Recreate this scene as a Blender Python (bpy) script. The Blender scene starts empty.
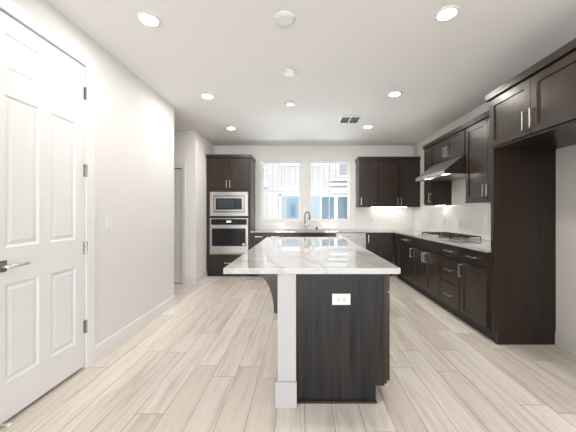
import bpy, bmesh, math
from mathutils import Vector

# ------------------------------------------------------------------ camera, world, light, exposure
C = bpy.context.scene.collection
SC = bpy.context.scene
HC = 1.27                      # camera height
cam_d = bpy.data.cameras.new('camera')
cam = bpy.data.objects.new('camera', cam_d); C.objects.link(cam)
cam.location = (0, 0, HC); cam.rotation_euler = (math.pi/2, 0, 0)
cam_d.sensor_fit = 'HORIZONTAL'; cam_d.sensor_width = 36
cam_d.lens = 285/576*36
cam_d.shift_x = -13/576; cam_d.shift_y = -3/576
cam_d.clip_start = 0.05
SC.camera = cam

w = bpy.data.worlds.new('World'); SC.world = w; w.use_nodes = True
bg = w.node_tree.nodes['Background']
bg.inputs[0].default_value = (0.86, 0.93, 1.0, 1); bg.inputs[1].default_value = 2.3

def area(name, loc, rot, sx, sy, power, col):
    d = bpy.data.lights.new(name, 'AREA'); d.shape = 'RECTANGLE'; d.size = sx; d.size_y = sy
    d.energy = power; d.color = col
    o = bpy.data.objects.new(name, d); C.objects.link(o); o.location = loc; o.rotation_euler = rot
    return o
# added fill behind the camera: an assumed rear window and a ceiling uplight
area('rear_daylight_fill', (0.3, -6.12, 1.35), (math.pi/2, 0, 0), 3.6, 2.2, 50, (0.93, 0.96, 1.0))
area('rear_ceiling_fill', (0.3, -5.8, 0.40), (math.radians(160), 0, 0), 3.6, 1.4, 330, (0.97, 0.98, 1.0))  # added inside the room, aimed up to brighten the ceiling
# area light added out of view, thrown up through the windows onto the ceiling
area('kitchen_bounce_fill', (0.10, 8.6, 0.15), (math.radians(-125), 0, 0), 5.0, 1.8, 430, (0.90, 0.95, 1.0))

SC.view_settings.view_transform = 'Standard'; SC.view_settings.look = 'None'
SC.view_settings.gamma = 1; SC.view_settings.use_curve_mapping = False
SC.view_settings.exposure = -0.06
LAMP = 370.0                    # radiance of the recessed lamps

# ------------------------------------------------------------------ materials
def nt(name):
    m = bpy.data.materials.new(name); m.use_nodes = True
    return m, m.node_tree, m.node_tree.nodes['Principled BSDF']
def setp(b, **k):
    names = dict(col='Base Color', rough='Roughness', metal='Metallic', spec='Specular IOR Level', ior='IOR')
    for a, v in k.items():
        b.inputs[names[a]].default_value = (*v, 1) if a == 'col' else v
def N(t, kind, **k):
    n = t.nodes.new(kind)
    for a, v in k.items(): setattr(n, a, v)
    return n
def math_n(t, op, a, b=None, c=None):
    n = N(t, 'ShaderNodeMath', operation=op)
    for i, v in enumerate((a, b, c)):
        if v is None: continue
        if isinstance(v, (int, float)): n.inputs[i].default_value = v
        else: t.links.new(v, n.inputs[i])
    return n.outputs[0]
def mixc(t, fac, a, b, blend='MIX'):
    n = N(t, 'ShaderNodeMix', data_type='RGBA', blend_type=blend)
    for s, v in ((n.inputs[0], fac), (n.inputs[6], a), (n.inputs[7], b)):
        if isinstance(v, (int, float)): s.default_value = v
        elif isinstance(v, tuple): s.default_value = (*v, 1)
        else: t.links.new(v, s)
    return n.outputs[2]
def ramp(t, fac, stops):
    n = N(t, 'ShaderNodeValToRGB'); el = n.color_ramp.elements
    while len(el) < len(stops): el.new(0.5)
    for e, (p, c) in zip(el, stops): e.position = p; e.color = (*c, 1)
    t.links.new(fac, n.inputs[0]); return n.outputs[0]
def noise(t, vec, scale, detail=3, rough=.55, dist=0):
    n = N(t, 'ShaderNodeTexNoise'); n.inputs['Scale'].default_value = scale
    n.inputs['Detail'].default_value = detail; n.inputs['Roughness'].default_value = rough
    n.inputs['Distortion'].default_value = dist
    t.links.new(vec, n.inputs['Vector']); return n.outputs[0]
def mapping(t, vec, scale=(1, 1, 1), loc=(0, 0, 0), rot=(0, 0, 0)):
    n = N(t, 'ShaderNodeMapping'); n.inputs['Scale'].default_value = scale
    n.inputs['Location'].default_value = loc; n.inputs['Rotation'].default_value = rot
    t.links.new(vec, n.inputs['Vector']); return n.outputs[0]
def geo_pos(t): return N(t, 'ShaderNodeNewGeometry').outputs['Position']
def bump(t, b, h, strength, dist=.002):
    n = N(t, 'ShaderNodeBump'); n.inputs['Strength'].default_value = strength
    n.inputs['Distance'].default_value = dist
    t.links.new(h, n.inputs['Height']); t.links.new(n.outputs[0], b.inputs['Normal'])

M = {}
def plain(key, col, rough=.5, metal=0, spec=.5, grain=0.0):
    m, t, b = nt(key); setp(b, col=col, rough=rough, metal=metal, spec=spec)
    n = noise(t, geo_pos(t), 90, 2)
    t.links.new(mixc(t, n, tuple(c*(1-grain) for c in col), tuple(min(1, c*(1+grain)) for c in col)), b.inputs['Base Color'])
    M[key] = m; return m
def paint(key, col, rough, bs=.08):
    m, t, b = nt(key); setp(b, col=col, rough=rough, spec=.35)
    p = geo_pos(t)
    n2 = noise(t, p, 1.3, 2)
    t.links.new(mixc(t, n2, tuple(c*.985 for c in col), tuple(min(1, c*1.015) for c in col)), b.inputs['Base Color'])
    bump(t, b, noise(t, p, 120, 3), bs, .002)
    M[key] = m
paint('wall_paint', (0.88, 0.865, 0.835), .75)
paint('wall_paint_dimmed', (0.77, 0.765, 0.755), .7)  # left wall, darkened in colour to offset the light of the nearby lamps
paint('ceiling_paint', (0.85, 0.835, 0.805), .85)
paint('trim_white', (0.80, 0.80, 0.80), .38, .02)
paint('door_white', (0.80, 0.805, 0.815), .36, .02)
paint('half_wall_paint', (0.55, 0.55, 0.56), .6)  # white half wall, greyed in colour to offset the strong light on it
plain('plastic_white', (0.80, 0.80, 0.79), .35)
plain('plastic_grey', (0.68, 0.68, 0.67), .4)
plain('plastic_shadow', (0.25, 0.25, 0.25), .5)
plain('vinyl_white', (0.93, 0.94, 0.95), .4)
plain('nickel', (0.80, 0.785, 0.76), .28, 1)
plain('chrome_dark', (0.42, 0.42, 0.42), .2, 1)
plain('black_glass', (0.012, 0.014, 0.018), .06, 0, .5)
plain('black_plastic', (0.02, 0.02, 0.022), .35)
plain('cast_iron', (0.018, 0.018, 0.018), .45, 0, .6)
plain('toe_black', (0.012, 0.010, 0.010), .5)
plain('gap_shade', (0.05, 0.05, 0.055), .8)  # unlit depth behind door gaps and vent slots, put into the colour
plain('display_glass', (0.05, 0.06, 0.07), .1)
plain('sticker_white', (0.75, 0.76, 0.78), .5)
plain('rubber', (0.8, 0.8, 0.78), .6)

def steel(key, axis):
    m, t, b = nt(key); setp(b, rough=.3, metal=1)
    sc = [3, 3, 3]; sc[axis] = 3; 
    for i in range(3):
        if i != axis: sc[i] = 260
    n = noise(t, mapping(t, geo_pos(t), tuple(sc)), 1, 2)
    t.links.new(mixc(t, n, (0.52, 0.51, 0.50), (0.66, 0.65, 0.63)), b.inputs['Base Color'])
    t.links.new(math_n(t, 'MULTIPLY_ADD', n, .16, .22), b.inputs['Roughness'])
    M[key] = m
steel('steel', 0); steel('steel_y', 1)
plain('steel_shadow', (0.13, 0.125, 0.12), .4, 1)  # dark reflection of the cabinets put into the hood ends' colour
plain('steel_dark', (0.36, 0.355, 0.35), .34, 1)

def espresso(key, dark, light, rough, hscale=70, spec=.5):
    m, t, b = nt(key); setp(b, rough=rough, spec=spec)
    p = geo_pos(t)
    g = noise(t, mapping(t, p, (hscale, hscale, 2.2)), 1, 4, .6)
    g2 = noise(t, mapping(t, p, (14, 14, .8)), 1, 2, .5, .2)
    f = math_n(t, 'ADD', math_n(t, 'MULTIPLY', g, .65), math_n(t, 'MULTIPLY', g2, .35))
    t.links.new(ramp(t, f, [(.32, dark), (.68, light)]), b.inputs['Base Color'])
    M[key] = m
espresso('espresso', (0.013, 0.0082, 0.0057), (0.045, 0.0285, 0.020), .30, spec=.5)
espresso('espresso_panel', (0.003, 0.0028, 0.0028), (0.034, 0.032, 0.0315), .45, 42, .3)

def quartz():
    m, t, b = nt('quartz'); setp(b, rough=.04, spec=.85)
    p = geo_pos(t)
    d = noise(t, mapping(t, p, (1.1, .55, 1), rot=(0, 0, .5)), 1.4, 5, .55, .6)
    v = math_n(t, 'ABSOLUTE', math_n(t, 'SUBTRACT', d, .5))
    veins = ramp(t, v, [(0.0, (1, 1, 1)), (.022, (0, 0, 0))])
    d2 = noise(t, mapping(t, p, (.8, 1.5, 1), loc=(3, 1, 0)), 2.2, 4, .6, .5)
    v2 = ramp(t, math_n(t, 'ABSOLUTE', math_n(t, 'SUBTRACT', d2, .47)), [(0.0, (1, 1, 1)), (.012, (0, 0, 0))])
    mask = noise(t, p, 1.7, 2)
    f1 = math_n(t, 'MULTIPLY', veins, math_n(t, 'MULTIPLY', mask, .75))
    f2 = math_n(t, 'MULTIPLY', v2, math_n(t, 'MULTIPLY', mask, .45))
    cloud = mixc(t, noise(t, p, 2.5, 3), (0.53, 0.53, 0.525), (0.60, 0.60, 0.595))
    c1 = mixc(t, f1, cloud, (0.36, 0.32, 0.285))
    t.links.new(mixc(t, f2, c1, (0.44, 0.43, 0.42)), b.inputs['Base Color'])
    M['quartz'] = m
quartz()

def floor_mat():
    m, t, b = nt('oak_plank'); setp(b, rough=.42, spec=.4)
    p = geo_pos(t)
    s = N(t, 'ShaderNodeSeparateXYZ'); t.links.new(p, s.inputs[0])
    W, L = .178, 1.2
    xr = math_n(t, 'DIVIDE', math_n(t, 'SUBTRACT', s.outputs[0], .024 - 20*W), W)
    row = math_n(t, 'FLOOR', xr)
    wn = N(t, 'ShaderNodeTexWhiteNoise', noise_dimensions='1D'); t.links.new(row, wn.inputs['W'])
    yr = math_n(t, 'ADD', math_n(t, 'DIVIDE', s.outputs[1], L), math_n(t, 'MULTIPLY', wn.outputs['Value'], 7.31))
    col = math_n(t, 'FLOOR', yr)
    idv = N(t, 'ShaderNodeCombineXYZ'); t.links.new(row, idv.inputs[0]); t.links.new(col, idv.inputs[1])
    w2 = N(t, 'ShaderNodeTexWhiteNoise', noise_dimensions='3D'); t.links.new(idv.outputs[0], w2.inputs['Vector'])
    fx = math_n(t, 'FRACT', xr); fy = math_n(t, 'FRACT', yr)
    ex = math_n(t, 'MULTIPLY', math_n(t, 'MINIMUM', fx, math_n(t, 'SUBTRACT', 1, fx)), W)
    ey = math_n(t, 'MULTIPLY', math_n(t, 'MINIMUM', fy, math_n(t, 'SUBTRACT', 1, fy)), L)
    e = math_n(t, 'MINIMUM', ex, ey)
    gap = math_n(t, 'LESS_THAN', e, .0019)
    off = N(t, 'ShaderNodeVectorMath', operation='MULTIPLY_ADD')
    t.links.new(w2.outputs['Color'], off.inputs[0]); off.inputs[1].default_value = (9, 9, 9); t.links.new(p, off.inputs[2])
    g = noise(t, mapping(t, off.outputs[0], (26, 1.4, 1)), 1, 5, .62, .7)
    g2 = noise(t, mapping(t, off.outputs[0], (6, .7, 1)), 1, 3, .5, .5)
    base = mixc(t, w2.outputs['Value'], (0.68, 0.615, 0.555), (0.88, 0.825, 0.775))
    grain = ramp(t, math_n(t, 'ADD', math_n(t, 'MULTIPLY', g, .6), math_n(t, 'MULTIPLY', g2, .4)),
                 [(.34, (0.74, 0.70, 0.66)), (.52, (1, 1, 1)), (.7, (1.08, 1.08, 1.08))])
    cc = mixc(t, 1.0, base, grain, 'MULTIPLY')
    t.links.new(mixc(t, math_n(t, 'MULTIPLY', gap, .8), cc, (0.20, 0.155, 0.12)), b.inputs['Base Color'])
    t.links.new(math_n(t, 'MULTIPLY_ADD', g, .15, .33), b.inputs['Roughness'])
    bump(t, b, math_n(t, 'SUBTRACT', math_n(t, 'MULTIPLY', g, .15), gap), .25, .0015)
    M['oak_plank'] = m
floor_mat()

def tile(key, uaxis):
    m, t, b = nt(key); setp(b, rough=.12, spec=.5)
    s = N(t, 'ShaderNodeSeparateXYZ'); t.links.new(geo_pos(t), s.inputs[0])
    c = N(t, 'ShaderNodeCombineXYZ'); t.links.new(s.outputs[uaxis], c.inputs[0])
    t.links.new(math_n(t, 'SUBTRACT', s.outputs[2], .915), c.inputs[1])
    br = N(t, 'ShaderNodeTexBrick'); br.offset = .5
    for k, v in (('Scale', 1), ('Mortar Size', .0022), ('Mortar Smooth', .3), ('Brick Width', .305), ('Row Height', .0775)):
        br.inputs[k].default_value = v
    br.inputs['Color1'].default_value = (.89, .88, .86, 1); br.inputs['Color2'].default_value = (.91, .90, .885, 1)
    br.inputs['Mortar'].default_value = (.74, .72, .69, 1)
    t.links.new(c.outputs[0], br.inputs['Vector'])
    t.links.new(br.outputs['Color'], b.inputs['Base Color'])
    t.links.new(math_n(t, 'MULTIPLY_ADD', br.outputs['Fac'], .5, .12), b.inputs['Roughness'])
    h = math_n(t, 'SUBTRACT', math_n(t, 'MULTIPLY', noise(t, geo_pos(t), 9, 2), .4), br.outputs['Fac'])
    bump(t, b, h, .25, .002)
    M[key] = m
tile('tile_back', 0); tile('tile_right', 1)

def glass():
    m, t, b = nt('pane_glass'); t.nodes.remove(b)
    tr = N(t, 'ShaderNodeBsdfTransparent'); tr.inputs[0].default_value = (.95, .975, .985, 1)
    gl = N(t, 'ShaderNodeBsdfGlossy'); gl.inputs['Roughness'].default_value = .02
    fr = N(t, 'ShaderNodeFresnel'); fr.inputs[0].default_value = 1.45
    mx = N(t, 'ShaderNodeMixShader')
    t.links.new(fr.outputs[0], mx.inputs[0]); t.links.new(tr.outputs[0], mx.inputs[1]); t.links.new(gl.outputs[0], mx.inputs[2])
    t.links.new(mx.outputs[0], t.nodes['Material Output'].inputs[0]); M['pane_glass'] = m
glass()
def emit(key, col, s):
    m, t, b = nt(key); setp(b, col=(.9, .9, .9)); b.inputs['Emission Color'].default_value = (*col, 1)
    b.inputs['Emission Strength'].default_value = s; M[key] = m
emit('lamp_glow', (1.0, 0.94, 0.865), LAMP)
emit('led_strip', (1.0, 0.95, 0.88), 14)
emit('hood_bulb', (1.0, 0.84, 0.64), 30)
emit('clock_glow', (.5, .75, 1.0), .8)
def siding(key, col, dark, pitch):
    m, t, b = nt(key); setp(b, rough=.8)
    s = N(t, 'ShaderNodeSeparateXYZ'); t.links.new(geo_pos(t), s.inputs[0])
    f = math_n(t, 'FRACT', math_n(t, 'DIVIDE', s.outputs[0], pitch))
    line = math_n(t, 'LESS_THAN', f, .10)
    n = noise(t, mapping(t, geo_pos(t), (3, 3, .6)), 1, 2)
    c = mixc(t, n, tuple(x*.95 for x in col), col)
    t.links.new(mixc(t, line, c, dark), b.inputs['Base Color'])
    bump(t, b, line, .5, .02); M[key] = m
siding('siding', (0.62, 0.555, 0.53), (0.42, 0.37, 0.355), .24)
siding('siding_grey', (0.36, 0.41, 0.43), (0.28, 0.33, 0.35), .3)
plain('ext_white', (0.85, 0.85, 0.86), .6)
plain('ext_glass', (0.035, 0.10, 0.145), .08)
plain('ext_door_blue', (0.13, 0.24, 0.31), .4)
plain('ext_dark', (0.16, 0.2, 0.25), .5)
plain('ext_ground', (0.55, 0.54, 0.52), .9)
plain('ext_pink', (0.40, 0.35, 0.355), .8)

# ------------------------------------------------------------------ mesh helpers
class MB:
    def __init__(s): s.b = bmesh.new()
    def V(s, p): return s.b.verts.new(p)
    def f(s, vs):
        try: s.b.faces.new(vs)
        except ValueError: pass
    def box(s, x0, x1, y0, y1, z0, z1, bev=0):
        x0, x1 = sorted((x0, x1)); y0, y1 = sorted((y0, y1)); z0, z1 = sorted((z0, z1))
        v = [s.V(p) for p in ((x0,y0,z0),(x1,y0,z0),(x1,y1,z0),(x0,y1,z0),(x0,y0,z1),(x1,y0,z1),(x1,y1,z1),(x0,y1,z1))]
        fs = [s.b.faces.new([v[i] for i in q]) for q in ((3,2,1,0),(4,5,6,7),(0,1,5,4),(1,2,6,5),(2,3,7,6),(3,0,4,7))]
        if bev:
            es = list({e for f in fs for e in f.edges})
            bmesh.ops.bevel(s.b, geom=es, offset=bev, segments=2, affect='EDGES', profile=.7)
        return s
    def prism(s, pts, fn, a, b):
        A = [s.V(fn(p, a)) for p in pts]; B = [s.V(fn(p, b)) for p in pts]; n = len(pts)
        s.f(A); s.f(B[::-1])
        for i in range(n): s.f([A[i], A[(i+1) % n], B[(i+1) % n], B[i]])
        return s
    def tube(s, pts, r, n=10, cap=True, rot=0.0):
        pts = [Vector(p) for p in pts]; rs = r if isinstance(r, (list, tuple)) else [r]*len(pts)
        T = []
        for i in range(len(pts)):
            a = (pts[i]-pts[i-1]).normalized() if i else None
            c = (pts[i+1]-pts[i]).normalized() if i < len(pts)-1 else None
            T.append((a or c, c or a))
        d0 = T[0][1]; up = Vector((0,0,1)) if abs(d0.z) < .9 else Vector((1,0,0))
        x = up.cross(d0).normalized(); rings = []
        for i, p in enumerate(pts):
            a, c = T[i]; tan = (a+c).normalized() if (a+c).length > 1e-6 else c
            x = (x - tan*x.dot(tan)).normalized(); y = tan.cross(x)
            k = 1/max(.35, tan.dot(c))
            bend = (c-a); ring = []
            for j in range(n):
                th = 2*math.pi*j/n + rot
                o = x*math.cos(th)*rs[i] + y*math.sin(th)*rs[i]
                if bend.length > 1e-4:
                    bd = bend.normalized(); o += bd*(o.dot(bd)*(k-1))
                ring.append(s.V(p+o))
            rings.append(ring)
        for A, B in zip(rings, rings[1:]):
            for j in range(n): s.f([A[j], A[(j+1)%n], B[(j+1)%n], B[j]])
        if cap: s.f(rings[0][::-1]); s.f(rings[-1])
        return s
    def lathe(s, prof, c, axis=2, n=28):
        rings = []
        for r, h in prof:
            if r < 1e-6:
                p = [0,0,0]; p[axis] = h; rings.append([s.V(Vector(p)+Vector(c))]); continue
            ring = []
            for j in range(n):
                th = 2*math.pi*j/n; p = [0,0,0]
                p[(axis+1)%3] = r*math.cos(th); p[(axis+2)%3] = r*math.sin(th); p[axis] = h
                ring.append(s.V(Vector(p)+Vector(c)))
            rings.append(ring)
        for A, B in zip(rings, rings[1:]):
            for j in range(n):
                if len(A) == 1 and len(B) == 1: continue
                if len(A) == 1: s.f([A[0], B[j], B[(j+1)%n]])
                elif len(B) == 1: s.f([A[j], A[(j+1)%n], B[0]])
                else: s.f([A[j], A[(j+1)%n], B[(j+1)%n], B[j]])
        return s
    def holed(s, us, zs, gone, fn, a, b):
        """slab over the grid us x zs without the cells for which gone(u, z) holds"""
        us = sorted(set(us)); zs = sorted(set(zs)); vs = {}
        def P(i, j, k):
            if (i, j, k) not in vs: vs[i, j, k] = s.V(fn((us[i], zs[j]), (a, b)[k]))
            return vs[i, j, k]
        nu, nz = len(us)-1, len(zs)-1
        solid = lambda i, j: 0 <= i < nu and 0 <= j < nz and not gone((us[i]+us[i+1])/2, (zs[j]+zs[j+1])/2)
        for i in range(nu):
            for j in range(nz):
                if not solid(i, j): continue
                for k in (0, 1): s.f([P(i,j,k), P(i+1,j,k), P(i+1,j+1,k), P(i,j+1,k)])
                for (di, dj, e) in ((-1,0,((i,j),(i,j+1))), (1,0,((i+1,j),(i+1,j+1))), (0,-1,((i,j),(i+1,j))), (0,1,((i,j+1),(i+1,j+1)))):
                    if not solid(i+di, j+dj):
                        (p, q) = e; s.f([P(*p,0), P(*q,0), P(*q,1), P(*p,1)])
        return s
    def panelled(s, u0, u1, z0, z1, th, panels, prof, F):
        """one slab whose front (v=0, back v=th) carries recessed panels; prof = [(inset, depth)...]"""
        us = sorted({u0, u1, *[p[0] for p in panels], *[p[1] for p in panels]})
        zs = sorted({z0, z1, *[p[2] for p in panels], *[p[3] for p in panels]})
        G = [[s.V(F(u, 0, z)) for z in zs] for u in us]
        for i in range(len(us)-1):
            for j in range(len(zs)-1):
                q = [G[i][j], G[i+1][j], G[i+1][j+1], G[i][j+1]]
                pm = [p for p in panels if abs(p[0]-us[i]) < 1e-6 and abs(p[1]-us[i+1]) < 1e-6 and abs(p[2]-zs[j]) < 1e-6 and abs(p[3]-zs[j+1]) < 1e-6]
                if not pm: s.f(q); continue
                a, b, c, d = pm[0]; cur = q
                for ins, dep in prof:
                    r = [s.V(F(a+ins, dep, c+ins)), s.V(F(b-ins, dep, c+ins)), s.V(F(b-ins, dep, d-ins)), s.V(F(a+ins, dep, d-ins))]
                    for k in range(4): s.f([cur[k], cur[(k+1)%4], r[(k+1)%4], r[k]])
                    cur = r
                s.f(cur)
        B = [s.V(F(u, th, z)) for u, z in ((u0,z0),(u1,z0),(u1,z1),(u0,z1))]
        s.f(B)
        n, m = len(us)-1, len(zs)-1
        s.f([G[i][0] for i in range(n+1)] + [B[1], B[0]])
        s.f([G[n][j] for j in range(m+1)] + [B[2], B[1]])
        s.f([G[i][m] for i in range(n, -1, -1)] + [B[3], B[2]])
        s.f([G[0][j] for j in range(m, -1, -1)] + [B[0], B[3]])
        return s

OFF = {}
def obj(name, mb, mat, parent=None, smooth=False):
    bmesh.ops.recalc_face_normals(mb.b, faces=mb.b.faces[:])
    me = bpy.data.meshes.new(name)
    off = OFF.get(parent.name, Vector()) if parent else Vector()
    if parent is None:      # origin at the foot of the thing
        co = [v.co for v in mb.b.verts]
        off = Vector(((min(c.x for c in co)+max(c.x for c in co))/2, (min(c.y for c in co)+max(c.y for c in co))/2, min(c.z for c in co)))
    for v in mb.b.verts: v.co -= off
    mb.b.to_mesh(me); mb.b.free()
    me.materials.append(M[mat])
    o = bpy.data.objects.new(name, me); C.objects.link(o)
    if parent: o.parent = parent
    else: o.location = off
    OFF[o.name] = off.copy()
    if smooth:
        for p in me.polygons: p.use_smooth = True
    return o
def thing(name, label, cat, loc, group=None):
    o = bpy.data.objects.new(name, None); C.objects.link(o); o.location = loc
    OFF[o.name] = Vector(loc); o.empty_display_size = .1
    if label: o['label'] = label
    if cat: o['category'] = cat
    if group: o['group'] = group
    return o
def tag(o, label, cat, group=None):
    o['label'] = label; o['category'] = cat
    if group: o['group'] = group
    return o
def struct(o, label=None, cat=None):
    o['kind'] = 'structure'
    if label: o['label'] = label
    if cat: o['category'] = cat
    return o
# frames: u along the front, v into the body, z up
def FB(y): return lambda u, v, z: (u, y+v, z)        # front faces the camera
def FR(x): return lambda u, v, z: (x+v, u, z)        # on the right wall, front faces -x
def FL(x): return lambda u, v, z: (x-v, u, z)        # front faces +x
def fbox(mb, F, u0, u1, v0, v1, z0, z1, bev=0):
    a = F(u0, v0, z0); b = F(u1, v1, z1)
    return mb.box(a[0], b[0], a[1], b[1], a[2], b[2], bev)

# ------------------------------------------------------------------ dimensions
XL, XR, YB, ZC = -1.76, 2.46, 6.22, 2.74
YR = -6.0                     # rear wall behind the camera
HX = -1.884                   # wall beside the oven tower
HY = 5.10                     # hall wall facing the camera
YE = 3.956                    # end of the left wall
T = .12

# ------------------------------------------------------------------ room shell
struct(obj('floor', MB().box(-4.2, XR+T, YR-T, YB+.16, -.10, 0), 'oak_plank'))
struct(obj('ceiling', MB().box(-4.2, XR+T, YR-T, YB+.16, ZC, ZC+.12), 'ceiling_paint'))
DY0, DY1, DZ = 1.60, 2.33, 2.47
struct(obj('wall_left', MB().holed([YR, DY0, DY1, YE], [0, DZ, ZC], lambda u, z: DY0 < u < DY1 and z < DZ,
      lambda p, k: (k, p[0], p[1]), XL-T, XL), 'wall_paint_dimmed'))
struct(obj('wall_right', MB().box(XR, XR+T, YR, YB+.16, 0, ZC), 'wall_paint'))
WIN = [(-.880, .022), (.164, 1.082)]; WZ0, WZ1 = 1.085, 2.425
struct(obj('wall_back', MB().holed([HX-T, *WIN[0], *WIN[1], XR], [0, WZ0, WZ1, ZC],
      lambda u, z: WZ0 < z < WZ1 and any(a < u < b for a, b in WIN), lambda p, k: (p[0], k, p[1]), YB, YB+.16), 'wall_paint'))
struct(obj('wall_rear', MB().holed([XL-T, -1.5, 2.1, XR], [0, .25, 2.45, ZC], lambda u, z: -1.5 < u < 2.1 and .25 < z < 2.45,
      lambda p, k: (p[0], k, p[1]), YR-T, YR), 'wall_paint'))
HD0, HD1, HDZ = -2.90, -2.135, 2.075
struct(obj('wall_hall_far', MB().holed([-4.2, HD0, HD1, HX], [0, HDZ, ZC], lambda u, z: HD0 < u < HD1 and z < HDZ,
      lambda p, k: (p[0], k, p[1]), HY, HY+T), 'wall_paint'))
struct(obj('wall_tower_side', MB().box(HX-T, HX, HY+T, YB, 0, ZC), 'wall_paint'))
struct(obj('wall_hall_near', MB().box(-4.2, XL-T, YE-T, YE, 0, ZC), 'wall_paint'))
struct(obj('wall_hall_end', MB().box(-4.2-T, -4.2, YE-T, HY+T, 0, ZC), 'wall_paint'))

def baseboard(name, run, h=.135, d=.014):
    """run = list of plan corners; board on the left-hand side of the run direction"""
    mb = MB()
    prof = [(0, 0), (d, 0), (d, h-.012), (d-.006, h), (0, h)]
    P = [Vector((*p, 0)) for p in run]; rings = []
    for i, p in enumerate(P):
        a = (p-P[i-1]).normalized() if i else (P[1]-P[0]).normalized()
        c = (P[i+1]-p).normalized() if i < len(P)-1 else a
        na, nc = Vector((-a.y, a.x, 0)), Vector((-c.y, c.x, 0))
        m = (na+nc); m = m/ (m.length_squared/2) if m.length > 1e-6 else na
        rings.append([mb.V(p + m*q + Vector((0,0,z))) for q, z in prof])
    for A, B in zip(rings, rings[1:]):
        for j in range(len(prof)): mb.f([A[j], A[(j+1)%5], B[(j+1)%5], B[j]])
    mb.f(rings[0]); mb.f(rings[-1][::-1])
    return struct(obj(name, mb, 'trim_white'))
CW = .078    # casing width
baseboard('baseboard_left', [(XL-T, YE), (XL, YE), (XL, DY1+CW)])
baseboard('baseboard_left_near', [(XL, DY0-CW), (XL, YR)])
baseboard('baseboard_hall', [(HX, 5.63), (HX, HY), (HD1+.066, HY)])
baseboard('baseboard_right', [(XR, YR), (XR, 2.745)])

# casings
mb = MB()
def casing(name, pts_in, pts_out, fn, th):
    m = MB(); A = [m.V(fn(p, 0)) for p in pts_in]; B = [m.V(fn(p, 0)) for p in pts_out]
    A2 = [m.V(fn(p, th*.6)) for p in pts_in]; B2 = [m.V(fn(p, th)) for p in pts_out]
    for i in range(len(A)-1):
        m.f([A[i], A[i+1], A2[i+1], A2[i]]); m.f([B[i], B[i+1], B2[i+1], B2[i]])
        m.f([A2[i], A2[i+1], B2[i+1], B2[i]]); m.f([A[i], A[i+1], B[i+1], B[i]])
    for i in (0, -1): m.f([A[i], A2[i], B2[i], B[i]])
    return struct(obj(name, m, 'trim_white'))
casing('trim_1', [(DY0, 0), (DY0, DZ), (DY1, DZ), (DY1, 0)], [(DY0-CW, 0), (DY0-CW, DZ+CW), (DY1+CW, DZ+CW), (DY1+CW, 0)],
       lambda p, k: (XL+k, p[0], p[1]), .018)
casing('trim_2', [(HD0, 0), (HD0, HDZ), (HD1, HDZ), (HD1, 0)], [(HD0-.066, 0), (HD0-.066, HDZ+.066), (HD1+.066, HDZ+.066), (HD1+.066, 0)],
       lambda p, k: (p[0], HY-k, p[1]), .018)

# ------------------------------------------------------------------ doors
PROF6 = [(.010, .009), (.022, .010), (.040, .003)]
def six_panel(name, F, u0, u1, zt, label):
    r = thing(name, label, 'door', F((u0+u1)/2, 0, 0)); r['kind'] = 'structure'
    wd = u1-u0; mg = .1; pw = (wd-2*mg-.09)/2
    cols = [(u0+mg, u0+mg+pw), (u1-mg-pw, u1-mg)]
    k = zt/2.46
    rows = [(.25*k, .84*k), (1.06*k, 1.97*k), (2.11*k, 2.34*k)]
    pan = [(a, b, c, d) for a, b in cols for c, d in rows]
    slab = obj('slab', MB().panelled(u0+.004, u1-.004, (.028 if zt > 2.2 else .018), zt-.012, .035, pan, PROF6, F), 'door_white', r)
    return r, slab
FD = FL(XL-.004)
d1, slab = six_panel('door_1', FD, DY0, DY1, DZ, 'tall white six-panel door with four nickel hinges in the long white wall')
hz = [2.245, 1.615, .985, .345]
for z in hz:
    m = MB(); m.tube([(XL+.006, DY1-.001, z-.052), (XL+.006, DY1-.001, z+.052)], .0075, 10)
    hg = obj('hinge', m, 'chrome_dark', d1)
    m = MB(); m.box(XL-.003, XL+.0005, DY1-.022, DY1-.004, z-.05, z+.05); obj('hinge_leaf', m, 'chrome_dark', hg)
hy, hzz = DY0+.068, .955
m = MB(); m.box(XL-.004, XL+.006, hy-.033, hy+.033, hzz-.033, hzz+.033, .003); rose = obj('handle_plate', m, 'chrome_dark', d1)
m = MB(); m.tube([(XL+.004, hy, hzz), (XL+.048, hy, hzz), (XL+.052, hy+.010, hzz), (XL+.052, hy+.125, hzz)], [.011, .011, .010, .008], 10)
obj('handle', m, 'nickel', rose, True)
# stop on the foot of the door
m = MB(); m.tube([(XL+.004, DY0+.04, .052), (XL+.075, DY0+.04, .052)], .006, 10)
ds = obj('door_stop', m, 'nickel'); tag(ds, 'small rod door stop with white tip at the foot of the white six-panel door', 'door stop')
m = MB(); m.tube([(XL+.075, DY0+.04, .052), (XL+.092, DY0+.04, .052)], .009, 10); obj('rubber_tip', m, 'rubber', ds)
# dark sheet painted as the shade in the gaps of the closet door
struct(obj('closet_shade_sheet', MB().box(XL-T-.02, XL-T-.005, DY0-.1, DY1+.1, 0, 2.6), 'gap_shade'))
d2, _ = six_panel('door_2', FB(HY+.02), HD0, HD1-.02, HDZ, 'white panel door standing in the hall wall beside the oven tower')
m = MB(); m.lathe([(0, -.05), (.022, -.048), (.027, -.03), (.012, -.018), (.012, 0), (0, 0)], (HD0+.07, HY+.02, .95), 1, 18)
obj('knob', m, 'nickel', d2, True)
for z in (1.86, 1.05, .25):
    m = MB(); m.tube([(HD1-.012, HY+.014, z-.05), (HD1-.012, HY+.014, z+.05)], .007, 8); obj('hinge', m, 'chrome_dark', d2)
struct(obj('hall_shade_sheet', MB().box(HD0-.1, HD1+.1, HY+T+.005, HY+T+.02, 0, 2.3), 'gap_shade'))  # dark sheet painted as the shade behind the hall door

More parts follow.
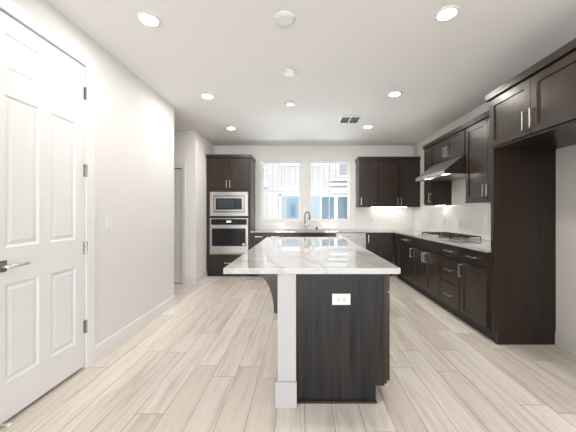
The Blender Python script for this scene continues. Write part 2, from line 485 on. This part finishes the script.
# ------------------------------------------------------------------ windows
def window(i, x0, x1, label):
    r = thing('window_%d' % i, label, 'window', ((x0+x1)/2, YB+.05, WZ0)); r['kind'] = 'structure'
    y0, y1 = YB+.045, YB+.115; fw = .036
    fr = MB().holed([x0, x0+fw, x1-fw, x1], [WZ0, WZ0+fw, WZ1-fw, WZ1],
                    lambda u, z: x0+fw < u < x1-fw and WZ0+fw < z < WZ1-fw, lambda p, k: (p[0], k, p[1]), y0, y1)
    obj('frame', fr, 'vinyl_white', r)
    mid = 1.745; xc = (x0+x1)/2
    for k, (za, zb, ya) in enumerate(((WZ0+fw, mid+.02, y0+.012), (mid-.02, WZ1-fw, y0+.040))):
        sw = .024; a, b = x0+fw, x1-fw
        sash = obj('sash', MB().holed([a, a+sw, b-sw, b], [za, za+sw, zb-sw, zb],
                   lambda u, z: a+sw < u < b-sw and za+sw < z < zb-sw, lambda p, kk: (p[0], kk, p[1]), ya, ya+.026), 'vinyl_white', r)
        obj('muntin', MB().box(xc-.009, xc+.009, ya+.006, ya+.012, za+sw, zb-sw), 'vinyl_white', sash)
        obj('pane', MB().box(a+sw, b-sw, ya+.013, ya+.017, za+sw, zb-sw), 'pane_glass', sash)
    return r
window(1, *WIN[0], 'white sash window above the counter, nearer the oven tower')
window(2, *WIN[1], 'white sash window above the counter, nearer the dark wall cabinets')

# ------------------------------------------------------------------ cabinets
SH = [(.0015, .010), (.005, .012)]
def pull(F, u, z, ln, vertical, parent, mat='nickel'):
    h = ln/2; pr = .032; r = .0068
    if vertical: pts = [F(u, 0, z-h), F(u, -pr, z-h), F(u, -pr, z+h), F(u, 0, z+h)]
    else: pts = [F(u-h, 0, z), F(u-h, -pr, z), F(u+h, -pr, z), F(u+h, 0, z)]
    return obj('handle', MB().tube(pts, r*1.25, 4, True, math.pi/4), mat, parent)
def door(F, u0, u1, z0, z1, parent, hu=None, hz=None, ln=.135, st=.058, mat='espresso'):
    g = .0026
    d = obj('door', MB().panelled(u0+g, u1-g, z0, z1, .02, [(u0+g+st, u1-g-st, z0+st, z1-st)], SH, F), mat, parent)
    if hu is not None: pull(F, hu, hz, ln, True, d)
    return d
def drawer(F, u0, u1, z0, z1, parent, ln=.135, name='drawer', handle=True):
    g = .0026; m = MB(); fbox(m, F, u0+g, u1-g, 0, .02, z0, z1, .002)
    d = obj(name, m, 'espresso', parent)
    if handle: pull(F, (u0+u1)/2, (z0+z1)/2, ln, False, d)
    return d
def crown(F, u0, u1, z, parent, depth, proj=.016, ends=(0, 0)):
    m = MB(); fbox(m, F, u0-ends[0], u1+ends[1], -proj, depth, z-.062, z, .003)
    return obj('crown_molding', m, 'espresso', parent)
def carcass(F, u0, u1, v1, z0, z1, parent, mat='espresso'):
    m = MB(); fbox(m, F, u0, u1, .02, v1, z0, z1); return obj('carcass', m, mat, parent)
def toe(F, u0, u1, v1, parent):
    m = MB(); fbox(m, F, u0, u1, .075, v1, 0, .112); return obj('toe_kick', m, 'toe_black', parent)

ZT = 2.43; ZU = 1.397
DH = .72                     # top of the base doors
# --- fridge surround
XF = 1.835; F = FR(XF)
m = MB(); m.prism([(1.857, .112), (1.857, ZT-.065), (XR-.004, ZT-.065), (XR-.004, 0), (1.895, 0), (1.895, .112)], lambda p, k: (p[0], k, p[1]), 2.748, 2.788)
tag(obj('refrigerator_panel', m, 'espresso'), 'tall dark espresso end panel standing beside the empty refrigerator alcove', 'panel')
m = MB(); m.prism([(1.857, .112), (1.857, ZT-.065), (XR-.004, ZT-.065), (XR-.004, 0), (1.895, 0), (1.895, .112)], lambda p, k: (p[0], k, p[1]), 1.732, 1.772)  # near panel out of view, put in to darken the alcove
tag(obj('refrigerator_panel', m, 'espresso'), 'dark espresso end panel closing the near side of the empty refrigerator alcove', 'panel')
r = thing('cabinet_over_refrigerator', 'deep dark wall cabinet with two doors spanning the empty refrigerator alcove', 'cabinet', (2.15, 2.27, 1.884))
m = MB(); fbox(m, F, 1.775, 2.745, .02, XR-XF-.004, 1.884, ZT-.062); obj('carcass', m, 'espresso', r)
door(F, 1.785, 2.282, 1.905, 2.352, r, 2.282-.038, 2.02, .14, .062)
door(F, 2.282, 2.778, 1.905, 2.352, r, 2.282+.038, 2.02, .14, .062)
crown(F, 1.775, 2.79, ZT, r, XR-XF-.004, .018, (0, .03))
# --- right wall uppers
XU = 2.13; F = FR(XU); DU = XR-XU-.003
r = thing('wall_cabinet', 'tall dark wall cabinet with two doors between range hood and refrigerator panel', 'cabinet', (2.3, 3.25, ZU))
carcass(F, 2.79, 3.70, DU, ZU, ZT-.062, r)
door(F, 2.80, 3.257, ZU+.03, 2.352, r, 3.257-.036, ZU+.135)
door(F, 3.257, 3.690, ZU+.03, 2.352, r, 3.257+.036, ZU+.135)
m = MB(); fbox(m, F, 2.79, 3.70, -.002, .022, ZU-.002, ZU+.026); obj('light_rail', m, 'espresso', r)
crown(F, 2.79, 3.70, ZT, r, DU)
r = thing('cabinet_over_hood', 'short dark wall cabinet with two doors directly above the steel range hood', 'cabinet', (2.3, 4.17, 2.045))
carcass(F, 3.702, 4.636, DU, 2.045, ZT-.062, r)
door(F, 3.712, 4.169, 2.055, 2.352, r, 4.169-.036, 2.055+.105)
door(F, 4.169, 4.628, 2.055, 2.352, r, 4.169+.036, 2.055+.105)
crown(F, 3.702, 4.636, ZT, r, DU)
r = thing('wall_cabinet', 'narrow dark single-door wall cabinet beyond the range hood', 'cabinet', (2.3, 4.79, ZU))
carcass(F, 4.638, 4.945, DU, ZU, ZT-.062, r)
door(F, 4.645, 4.938, ZU+.015, 2.352, r, 4.645+.036, ZU+.12)
crown(F, 4.638, 4.945, ZT, r, DU)
# --- back wall uppers
YU = 5.87; F = FB(YU); DB = YB-YU-.003
r = thing('wall_cabinet', 'narrow dark wall cabinet with one door beside the kitchen window', 'cabinet', (1.40, 6.03, ZU))
carcass(F, 1.192, 1.592, DB, ZU, ZT-.062, r)
door(F, 1.200, 1.588, ZU+.012, 2.352, r, 1.2+.036, ZU+.11)
crown(F, 1.192, 1.592, ZT, r, DB, .014, (.014, 0))
r = thing('wall_cabinet', 'wide dark wall cabinet with two doors in the corner of the back wall', 'cabinet', (2.02, 6.03, ZU))
carcass(F, 1.594, 2.455, DB, ZU, ZT-.062, r)
door(F, 1.602, 2.022, ZU+.012, 2.352, r, 2.022-.036, ZU+.11)
door(F, 2.022, 2.447, ZU+.012, 2.352, r, 2.022+.036, ZU+.11)
crown(F, 1.594, 2.455, ZT, r, DB, .014)
# --- oven tower
YT = 5.655; F = FB(YT); TL, TR = -1.880, -1.0
r = thing('oven_tower', 'tall dark cabinet tower holding the microwave and wall oven', 'cabinet', (-1.44, 5.9, 0))
m = MB(); 
def tower_hole(u, z): return -1.815 < u < -1.045 and (.455 < z < 1.150 or 1.215 < z < 1.685)
m.holed([TL, -1.815, -1.045, TR], [.112, .455, 1.150, 1.215, 1.685, ZT-.062], tower_hole, lambda p, k: (p[0], k, p[1]), YT+.02, YB-.006)
obj('carcass', m, 'espresso', r)
toe(F, TL, TR, YB-YT-.01, r)
uc = (TL+TR)/2
door(F, -1.840, uc, 1.752, 2.345, r, uc-.034, 1.845)
door(F, uc, -1.025, 1.752, 2.345, r, uc+.034, 1.845)
drawer(F, -1.840, -1.025, .135, .425, r, .15)
crown(F, TL+.002, TR, ZT, r, YB-YT-.006, .018, (0, .016))
# microwave with trim kit
r = thing('microwave', 'stainless built-in microwave with trim frame in the oven tower', 'microwave', (-1.43, 5.8, 1.21))
def ring(m, F, u0, u1, z0, z1, w, v0, v1, wz=None):
    wz = wz or w
    return m.holed([u0, u0+w, u1-w, u1], [z0, z0+wz, z1-wz, z1], lambda u, z: u0+w < u < u1-w and z0+wz < z < z1-wz,
                   lambda p, k: F(p[0], k, p[1]), v0, v1)
obj('trim_frame', ring(MB(), F, -1.805, -1.052, 1.212, 1.688, .068, -.006, .019, .072), 'steel', r)
m = MB(); fbox(m, F, -1.736, -1.121, .014, .45, 1.286, 1.614); obj('body', m, 'black_plastic', r)
obj('door_frame', ring(MB(), F, -1.722, -1.135, 1.300, 1.600, .034, -.012, .011, .038), 'steel', r)
m = MB(); fbox(m, F, -1.689, -1.298, -.006, .009, 1.338, 1.562); obj('door_glass', m, 'black_glass', r)
m = MB(); fbox(m, F, -1.660, -1.320, -.0075, -.0062, 1.362, 1.538); obj('window_mesh', m, 'display_glass', r)
m = MB(); fbox(m, F, -1.297, -1.168, -.006, .009, 1.338, 1.562); cp = obj('control_panel', m, 'black_plastic', r)
m = MB(); fbox(m, F, -1.280, -1.185, -.0075, -.0062, 1.515, 1.545); obj('display', m, 'display_glass', cp)
# oven
r = thing('wall_oven', 'stainless wall oven with dark glass door below the microwave', 'oven', (-1.43, 5.8, .45))
m = MB(); fbox(m, F, -1.806, -1.052, .012, .52, .462, 1.146); obj('body', m, 'black_plastic', r)
obj('trim_frame', ring(MB(), F, -1.808, -1.050, .452, 1.166, .022, -.004, .011, .016), 'steel', r)
m = MB(); fbox(m, F, -1.784, -1.074, -.010, .011, 1.048, 1.148); cp = obj('control_panel', m, 'black_glass', r)
m = MB(); fbox(m, F, -1.475, -1.385, -.0115, -.0102, 1.082, 1.118); obj('display', m, 'clock_glow', cp)
m = MB(); fbox(m, F, -1.784, -1.074, -.018, .011, .478, 1.036, .003); dr = obj('door', m, 'steel', r)
m = MB(); fbox(m, F, -1.765, -1.093, -.0215, -.0185, .615, .965); obj('door_glass', m, 'black_glass', dr)
a, b = -1.76, -1.10
m = MB().tube([F(a+.03, -.018, 1.003), F(a+.03, -.058, 1.003), F(b-.03, -.058, 1.003), F(b-.03, -.018, 1.003)], .012, 10); obj('handle', m, 'nickel', dr)
m = MB(); m.lathe([(0, -.0008), (.028, -.0008), (.028, 0), (0, 0)], (-1.135, YT-.0216, .65), 1, 20); obj('sticker', m, 'sticker_white', dr)

# --- base run on the right wall
XB = 1.83; F = FR(XB); DBs = XR-XB-.004
def base(label, u0, u1, F, D, loc):
    r = thing('base_cabinet', label, 'cabinet', loc)
    m = MB(); fbox(m, F, u0, u1, .02, D, .112, .884); obj('carcass', m, 'espresso', r)
    toe(F, u0, u1, D, r); return r
r = base('dark base cabinet with one drawer over one door next to the refrigerator panel', 2.790, 3.288, F, DBs, (2.15, 3.04, 0))
drawer(F, 2.812, 3.284, .735, .868, r); door(F, 2.812, 3.284, .125, DH, r, 3.284-.034, DH-.105)
r = base('dark base cabinet with a stack of three drawers', 3.290, 3.752, F, DBs, (2.15, 3.52, 0))
drawer(F, 3.294, 3.748, .735, .868, r); drawer(F, 3.294, 3.748, .418, .72, r); drawer(F, 3.294, 3.748, .125, .404, r)
r = base('wide dark base cabinet with two doors directly under the cooktop', 3.754, 4.664, F, DBs, (2.15, 4.2, 0))
drawer(F, 3.758, 4.660, .735, .868, r, name='false_front', handle=False)
door(F, 3.758, 4.209, .125, DH, r, 4.209-.034, DH-.105); door(F, 4.209, 4.660, .125, DH, r, 4.209+.034, DH-.105)
r = base('dark base cabinet with a drawer over a door, past the cooktop towards the corner', 4.666, 5.600, F, DBs, (2.15, 5.1, 0))
drawer(F, 4.670, 5.400, .735, .868, r, .17); door(F, 4.670, 5.400, .125, DH, r, 4.670+.034, DH-.105)
m = MB(); fbox(m, F, 5.404, 5.600, .004, .02, .125, .868); obj('filler', m, 'espresso', r)
# --- base run on the back wall
YBs = 5.645; F = FB(YBs); D2 = YB-YBs-.004
r = base('dark base cabinet with two drawers between oven tower and sink', TR+.002, -.345, F, D2, (-.67, 5.9, 0))
drawer(F, TR+.01, -.675, .735, .868, r); drawer(F, -.675, -.35, .735, .868, r)
door(F, TR+.01, -.675, .125, DH, r, -.675-.034, DH-.105); door(F, -.675, -.35, .125, DH, r, -.675+.034, DH-.105)
r = thing('base_cabinet', 'dark sink base cabinet under the gooseneck faucet', 'cabinet', (.17, 5.9, 0))
m = MB(); m.holed([-.343, -.30, .64, .685], [YBs+.02, 5.70, 6.04, YB-.004], lambda u, v: -.30 < u < .64 and 5.70 < v < 6.04, lambda p, k: (p[0], p[1], k), .112, .884)
obj('carcass', m, 'espresso', r); toe(F, -.343, .685, D2, r)
drawer(F, -.338, .680, .735, .868, r, name='false_front', handle=False)
door(F, -.338, .171, .125, DH, r, .171-.034, DH-.105); door(F, .171, .680, .125, DH, r, .171+.034, DH-.105)
r = base('dark corner base cabinet with two full-height doors beside the dishwasher', 1.292, 1.826, F, D2, (1.56, 5.9, 0))
door(F, 1.298, 1.580, .125, .868, r, 1.298+.034, .868-.11); door(F, 1.580, 1.822, .125, .868, r)
# dishwasher
r = thing('dishwasher', 'stainless dishwasher under the back counter', 'dishwasher', (.99, 5.9, 0))
m = MB(); fbox(m, F, .690, 1.288, .03, D2, .10, .880); obj('tub', m, 'black_plastic', r)
m = MB(); fbox(m, F, .692, 1.286, -.006, .029, .115, .872, .004); dd = obj('door', m, 'steel_dark', r)
m = MB().tube([F(.74, -.006, .80), F(.74, -.05, .80), F(1.238, -.05, .80), F(1.238, -.006, .80)], .011, 10); obj('handle', m, 'nickel', dd)
m = MB(); fbox(m, F, .700, 1.280, .08, .12, 0, .10); obj('toe_kick', m, 'toe_black', r)

# --- perimeter countertop (L shape with a sink cut-out)
SX0, SX1, SY0, SY1 = -.27, .61, 5.72, 6.02
def ct_gone(u, v):
    if u < 1.808 and v < 5.618: return True
    return SX0 < u < SX1 and SY0 < v < SY1
m = MB().holed([TR+.001, SX0, SX1, 1.808, XR], [2.789, 5.618, SY0, SY1, YB], ct_gone, lambda p, k: (p[0], p[1], k), .885, .915)
tag(obj('countertop', m, 'quartz'), 'white quartz countertop running along the back and right walls', 'countertop')
m = MB().holed([SX0-.012, SX0+.004, SX1-.004, SX1+.012], [SY0-.012, SY0+.004, SY1-.004, SY1+.012], lambda u, v: SX0+.004 < u < SX1-.004 and SY0+.004 < v < SY1-.004,
               lambda p, k: (p[0], p[1], k), .70, .884)
sk = thing('kitchen_sink', 'undermount steel sink set into the back counter under the windows', 'sink', ((SX0+SX1)/2, 5.87, .68))
obj('basin_wall', m, 'steel', sk)
m = MB().box(SX0-.012, SX1+.012, SY0-.012, SY1+.012, .688, .70); obj('basin_floor', m, 'steel', sk)
m = MB().lathe([(0, .006), (.03, .006), (.045, .002), (.045, 0), (0, 0)], (.17, 5.87, .70), 2, 20); obj('drain', m, 'chrome_dark', sk)

# --- backsplashes
BT = .009
m = MB().holed([TR+.002, *WIN[0], *WIN[1], XR-BT-.001], [.9155, WZ0, ZU-.004], lambda u, z: z > WZ0 and any(a < u < b for a, b in WIN),
               lambda p, k: (p[0], k, p[1]), YB-BT, YB-.001)
tag(obj('backsplash', m, 'tile_back'), 'white subway tile backsplash under the windows on the back wall', 'backsplash')
m = MB().holed([2.79, 3.702, 4.636, YB], [.9155, ZU-.004, 2.04], lambda u, z: z > ZU-.004 and not 3.702 < u < 4.636,
               lambda p, k: (k, p[0], p[1]), XR-BT, XR-.001)
tag(obj('backsplash', m, 'tile_right'), 'white subway tile backsplash behind the cooktop on the side wall', 'backsplash')

# --- range hood
HY0, HY1 = 3.712, 4.628
r = thing('range_hood', 'wedge-shaped stainless range hood over the cooktop', 'range hood', (2.15, 4.17, 1.785))
HX0 = 1.862
pts = [(HX0, 1.785), (HX0, 1.826), (2.135, 2.040), (XR-BT-.002, 2.040), (XR-BT-.002, 1.785), (2.42, 1.785), (2.42, 1.80), (1.90, 1.80), (1.90, 1.785)]
obj('body', MB().prism(pts, lambda p, k: (p[0], k, p[1]), HY0, HY1), 'steel_y', r)
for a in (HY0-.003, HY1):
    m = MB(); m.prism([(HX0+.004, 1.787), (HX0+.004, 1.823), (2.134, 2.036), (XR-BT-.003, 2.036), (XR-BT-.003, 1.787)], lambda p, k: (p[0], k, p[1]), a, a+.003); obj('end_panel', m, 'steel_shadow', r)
for k in range(2):
    a = HY0+.05+k*.42
    fl = MB(); fl.box(1.98, 2.40, a, a+.40, 1.790, 1.7985); fo = obj('grease_filter', fl, 'steel', r)
for k in range(2):
    m = MB().lathe([(0, -.004), (.03, -.004), (.034, 0), (0, 0)], (1.94, HY0+.2+k*.52, 1.799), 2, 18); obj('lamp', m, 'hood_bulb', r)
m = MB(); m.box(1.93, 1.945, HY0+.42, HY0+.50, 1.792, 1.7995); obj('switch', m, 'black_plastic', r)

# --- cooktop
r = thing('cooktop', 'black gas cooktop with cast iron grates and steel tray on the side counter', 'cooktop', (2.15, 4.2, .915))
CX0, CX1, CY0, CY1 = 1.905, 2.395, 3.735, 4.645
obj('tray', MB().box(CX0, CX1, CY0, CY1, .9155, .924, .003), 'steel_y', r)
for (bx, by, br) in ((2.03, 3.90, .040), (2.27, 3.90, .034), (2.17, 4.19, .055), (2.03, 4.48, .034), (2.27, 4.48, .045)):
    bo = obj('burner', MB().lathe([(0, 0), (br+.012, 0), (br+.010, .009), (br, .013), (0, .013)], (bx, by, .924), 2, 20), 'chrome_dark', r)
    obj('burner_cap', MB().lathe([(0, .006), (br*.8, .006), (br*.85, 0), (0, 0)], (bx, by, .937), 2, 20), 'cast_iron', bo)
for k in range(3):
    a = CY0+.022+k*.292; b = a+.282; x0, x1 = CX0+.055, CX1-.018
    if k == 1: x0 += .05
    m = MB(); z0, z1 = .950, .962; t_ = .006
    xs = sorted({x0, x0+2*t_, (x0+x1)/2-t_, (x0+x1)/2+t_, x1-2*t_, x1, x0+(x1-x0)*.25-t_, x0+(x1-x0)*.25+t_, x0+(x1-x0)*.75-t_, x0+(x1-x0)*.75+t_})
    ys = sorted({a, a+2*t_, (a+b)/2-t_, (a+b)/2+t_, b-2*t_, b})
    def on(v, arr): return any(p <= v <= q for p, q in arr)
    bx_ = [(x0, x0+2*t_), ((x0+x1)/2-t_, (x0+x1)/2+t_), (x1-2*t_, x1), (x0+(x1-x0)*.25-t_, x0+(x1-x0)*.25+t_), (x0+(x1-x0)*.75-t_, x0+(x1-x0)*.75+t_)]
    by_ = [(a, a+2*t_), ((a+b)/2-t_, (a+b)/2+t_), (b-2*t_, b)]
    m.holed(xs, ys, lambda u, v: not (on(u, bx_) or on(v, by_)), lambda p, kk: (p[0], p[1], kk), z0, z1)
    g = obj('grate', m, 'cast_iron', r)
    for fx in (x0+.006, x1-.006):
        for fy in (a+.006, b-.006):
            obj('foot', MB().box(fx-.006, fx+.006, fy-.006, fy+.006, .924, .950), 'cast_iron', g)
for k in range(5):
    ky = 4.19+(k-2)*.075
    obj('knob', MB().lathe([(0, .026), (.016, .026), (.019, .0), (0, 0)], (CX0+.032 + (.012 if k == 2 else 0), ky, .924), 2, 16), 'nickel', r)

# --- faucet and dispenser
fx, fy = .085, 6.075
r = thing('faucet', 'slim gooseneck pull-down kitchen faucet under the windows', 'faucet', (fx, fy, .915))
obj('base', MB().lathe([(0, 0), (.027, 0), (.027, .006), (.019, .012), (.019, .12), (.013, .13), (0, .13)], (fx, fy, .915), 2, 20), 'chrome_dark', r, True)
dx, dy = .78, -.62; R_ = .062
pts = [(fx, fy, 1.04), (fx, fy, 1.215)]
for k in range(1, 13):
    th = math.pi*(1-k/12); q = R_+R_*math.cos(th)
    pts.append((fx+dx*q, fy+dy*q, 1.215+R_*1.2*math.sin(th)))
e = pts[-1]; pts.append((e[0], e[1], 1.20))
obj('spout', MB().tube(pts, .0115, 12), 'chrome_dark', r, True)
obj('spray_head', MB().tube([(e[0], e[1], 1.20), (e[0], e[1], 1.17), (e[0], e[1], 1.125)], [.013, .017, .018], 12), 'chrome_dark', r, True)
obj('lever', MB().tube([(fx+.015, fy, .985), (fx+.065, fy-.008, .99), (fx+.078, fy-.01, 1.03)], [.008, .008, .005], 10), 'chrome_dark', r, True)
m = MB().lathe([(0, 0), (.022, 0), (.022, .05), (.018, .058), (0, .058)], (.335, 6.085, .915), 2, 18)
tag(obj('air_gap', m, 'chrome_dark', None, True), 'short dark metal air gap cap on the counter beside the faucet', 'air gap')

# ------------------------------------------------------------------ island
IY0, IY1 = 1.832, 4.226
m = MB().box(-.500, .640, IY0, IY1, .877, .915, .003)
tag(obj('countertop', m, 'quartz'), 'white veined quartz slab on top of the kitchen island', 'countertop')
PY0, PY1 = 1.872, 4.19
hw = struct(obj('wall_island', MB().box(-.154, -.033, PY0, PY1, 0, .8765), 'half_wall_paint'))
m = MB().holed([-.168, -.154, -.033, -.028], [PY0-.014, PY0, PY1], lambda u, v: -.154 < u < -.033 and v > PY0 or (u > -.033 and v > PY0), lambda p, k: (p[0], p[1], k), 0, .165)
struct(obj('baseboard_island', m, 'half_wall_paint'))
r = thing('kitchen_island', 'dark espresso island cabinet behind the white half wall', 'island', (.27, 3.0, 0))
FI = FL(.606)
m = MB(); m.prism([(-.032, 0), (.502, 0), (.502, .112), (.560, .112), (.560, .8765), (-.032, .8765)], lambda p, k: (p[0], k, p[1]), 1.912, 1.934)
obj('end_panel', m, 'espresso_panel', r)
m = MB(); m.box(-.030, .584, 1.9345, 4.185, .112, .8765); obj('carcass', m, 'espresso', r)
m = MB(); m.box(-.030, .50, 1.9345, 4.185, 0, .112); obj('toe_kick', m, 'toe_black', r)
m = MB(); m.prism([(-.028, 0), (.506, 0), (.506, .012), (.502, .018), (-.028, .018)], lambda p, k: (p[0], k, p[1]), 1.898, 1.912); obj('shoe_molding', m, 'espresso', r)
for k in range(3):
    a = 1.945+k*.745; b = a+.741
    drawer(FI, a, b, .735, .868, r, .17)
    c = (a+b)/2
    door(FI, a, c, .125, DH, r, c-.034, DH-.105); door(FI, c, b, .125, DH, r, c+.034, DH-.105)
# curved bracket under the overhang
pts = [(-.1545, .876), (-.305, .876), (-.305, .852)]
for k in range(1, 13):
    th = math.pi/2*k/12
    pts.append((-.305+.122*math.sin(th), .852-.262*(1-math.cos(th))))
pts.append((-.1545, .590))
m = MB(); m.prism(pts, lambda p, k: (p[0], k, p[1]), 1.93, 1.975)
tag(obj('corbel', m, 'espresso'), 'dark curved wooden bracket supporting the island overhang', 'bracket')

# ------------------------------------------------------------------ outlets and switches
def plate(name, label, cat, c, F, w, h, horiz=False, kind='outlet'):
    r = thing(name, label, cat, F(c[0], 0, c[1]))
    m = MB(); fbox(m, F, c[0]-w/2, c[0]+w/2, -.006, 0, c[1]-h/2, c[1]+h/2, .002); obj('plate', m, 'plastic_white', r)
    if kind == 'switch':
        m = MB(); fbox(m, F, c[0]-.016, c[0]+.016, -.010, -.006, c[1]-.033, c[1]+.033, .001); obj('rocker', m, 'plastic_white', r)
        return
    for s in (-1, 1):
        du, dz = (s*.020, 0) if horiz else (0, s*.020)
        m = MB(); fbox(m, F, c[0]+du-.0145, c[0]+du+.0145, -.008, -.006, c[1]+dz-.0145, c[1]+dz+.0145, .001)
        so = obj('socket', m, 'plastic_grey', r)
        for q in (-.0055, .0055):
            m = MB()
            if horiz: fbox(m, F, c[0]+du-.004, c[0]+du+.004, -.0086, -.008, c[1]+dz+q-.0013, c[1]+dz+q+.0013)
            else: fbox(m, F, c[0]+du+q-.0013, c[0]+du+q+.0013, -.0086, -.008, c[1]+dz-.004, c[1]+dz+.004)
            obj('slot', m, 'plastic_shadow', so)
plate('wall_outlet', 'white horizontal power outlet on the dark end panel of the island', 'outlet', (.270, .692), FB(1.912), .122, .074, True)
plate('light_switch', 'white light switch plate on the long white wall past the door', 'light switch', (2.605, 1.174), FL(XL), .074, .122, kind='switch')
plate('wall_outlet', 'white power outlet low on the long white wall above the baseboard', 'outlet', (3.105, .453), FL(XL), .074, .118)
plate('wall_outlet', 'white power outlet in the back backsplash below the dark wall cabinets', 'outlet', (1.53, 1.13), FB(YB-BT), .078, .122)
plate('wall_outlet', 'white power outlet on the side backsplash near the room corner', 'outlet', (5.84, 1.137), FR(XR-BT), .074, .118)
plate('wall_outlet', 'white power outlet on the side backsplash just beyond the cooktop', 'outlet', (4.87, 1.116), FR(XR-BT), .074, .118)

# ------------------------------------------------------------------ under-cabinet lamps
tag(obj('under_cabinet_light', MB().box(1.50, 2.25, 6.06, 6.10, ZU-.007, ZU-.001), 'led_strip'), 'glowing light strip under the corner wall cabinet on the back wall', 'light strip')
tag(obj('under_cabinet_light', MB().box(2.33, 2.37, 4.67, 4.92, ZU-.007, ZU-.001), 'led_strip'), 'short glowing light strip under the narrow wall cabinet beyond the hood', 'light strip')

# ------------------------------------------------------------------ ceiling fittings
def downlight(x, y, label):
    r = thing('recessed_light', label, 'ceiling light', (x, y, ZC-.012), 'recessed lights in the kitchen ceiling')
    m = MB().lathe([(.056, 0), (.062, -.010), (.084, -.006), (.088, 0), (.088, 0)], (x, y, ZC), 2, 32); obj('trim_ring', m, 'plastic_white', r, True)
    m = MB().lathe([(0, -.007), (.057, -.007), (.057, -.001), (0, -.001)], (x, y, ZC), 2, 32); obj('lens', m, 'lamp_glow', r)
for x, y, l in ((-1.155, 2.16, 'round recessed ceiling light in front of the tall white door'),
                (1.075, 2.10, 'round recessed ceiling light near the cabinet over the refrigerator alcove'),
                (-1.175, 3.58, 'round recessed ceiling light near the end of the long white wall'),
                (1.155, 3.52, 'round recessed ceiling light nearest the range hood'),
                (-1.21, 4.93, 'round recessed ceiling light in front of the oven tower'),
                (1.14, 4.85, 'round recessed ceiling light beside the air vent')):
    downlight(x, y, l)
def cover(x, y, rad, label):
    m = MB().lathe([(0, -.024), (rad*.74, -.024), (rad*.80, -.019), (rad*.86, -.019), (rad*.97, -.014), (rad, -.010), (rad, -.004), (rad*.93, -.004), (rad*.93, 0), (0, 0)], (x, y, ZC), 2, 32)
    tag(obj('ceiling_cover', m, 'plastic_white'), label, 'cover plate')
cover(-.12, 2.14, .078, 'round white blank ceiling cover nearest the camera, above the near end of the island')
cover(-.125, 2.97, .074, 'round white blank ceiling cover above the middle of the island')
cover(-.147, 3.81, .078, 'round white blank ceiling cover above the far end of the island')
def sprinkler(x, y, label):
    m = MB().lathe([(0, -.006), (.036, -.006), (.040, -.003), (.040, 0), (0, 0)], (x, y, ZC), 2, 24)
    tag(obj('sprinkler_cap', m, 'plastic_white'), label, 'sprinkler cap')
sprinkler(-1.356, 4.07, 'small flat sprinkler cap in the ceiling above the hall opening')
sprinkler(1.264, 3.915, 'small flat sprinkler cap in the ceiling near the range hood')
r = thing('air_vent', 'white louvered air vent set in the ceiling before the windows', 'vent', (.765, 4.49, ZC-.012))
vx0, vx1, vy0, vy1 = .60, .93, 4.31, 4.67
obj('frame', MB().holed([vx0, vx0+.025, .758, .772, vx1-.025, vx1], [vy0, vy0+.025, vy1-.025, vy1],
    lambda u, v: vy0+.025 < v < vy1-.025 and (vx0+.025 < u < .758 or .772 < u < vx1-.025), lambda p, k: (p[0], p[1], k), ZC-.012, ZC-.0005), 'plastic_white', r)
obj('backing', MB().box(vx0+.02, vx1-.02, vy0+.02, vy1-.02, ZC-.0015, ZC-.0006), 'gap_shade', r)
for (a, b) in ((vx0+.026, .757), (.773, vx1-.026)):
    for k in range(6):
        y = vy0+.04+k*.052
        m = MB(); m.prism([(y, ZC-.011), (y+.004, ZC-.011), (y+.034, ZC-.003), (y+.030, ZC-.003)], lambda p, kk: (kk, p[0], p[1]), a, b)
        obj('slat', m, 'plastic_white', r)

# ------------------------------------------------------------------ outside the windows
EY = 12.0
struct(obj('exterior_ground', MB().box(-14, 14, YB+.16, 26, -.6, -.5), 'ext_ground'))
r = thing('exterior_building', 'pale board-sided house seen through the kitchen windows', 'building', (0, EY, -.5))
obj('wall', MB().box(-9, 9, EY, EY+3, -.5, 7.5), 'siding', r)
def ebox(name, mat, x0, x1, z0, z1, d, parent=r): return obj(name, MB().box(x0, x1, EY-d, EY, z0, z1), mat, parent)
# recessed entry with a blue door
po = ebox('porch_wall', 'siding_grey', -.80, -.03, -.5, 1.98, .03)
dd = ebox('entry_door', 'ext_door_blue', -.56, -.14, -.5, 1.88, .06, po)
obj('door_light', MB().box(-.44, -.24, EY-.068, EY-.06, 1.10, 1.62), 'ext_glass', dd)
ebox('trim_board', 'ext_white', -.90, -.80, -.5, 2.06, .10)
ebox('trim_board', 'ext_white', -.90, .02, 1.98, 2.10, .10)
ebox('side_panel', 'siding_grey', .36, .80, -.5, 1.98, .03)
wf = ebox('large_window', 'ext_white', .80, 2.06, .95, 2.02, .06)
for a, b in ((.86, 1.38), (1.42, 1.50), (1.54, 2.0)):
    if b-a > .2: obj('pane', MB().box(a, b, EY-.07, EY-.06, 1.02, 1.95), 'ext_glass', wf)
wf = ebox('upper_window', 'ext_white', 1.55, 2.20, 2.80, 3.60, .05)
obj('pane', MB().box(1.60, 2.15, EY-.06, EY-.05, 2.85, 3.55), 'ext_pink', wf)
for z in (2.20, 2.40, 2.60): ebox('balcony_rail', 'ext_white', 1.20, 3.2, z, z+.10, .35)
ebox('trim_band', 'ext_white', -.9, .9, 3.25, 3.42, .06)
ebox('wall_lamp', 'ext_white', -1.66, -1.42, 2.36, 2.66, .2)
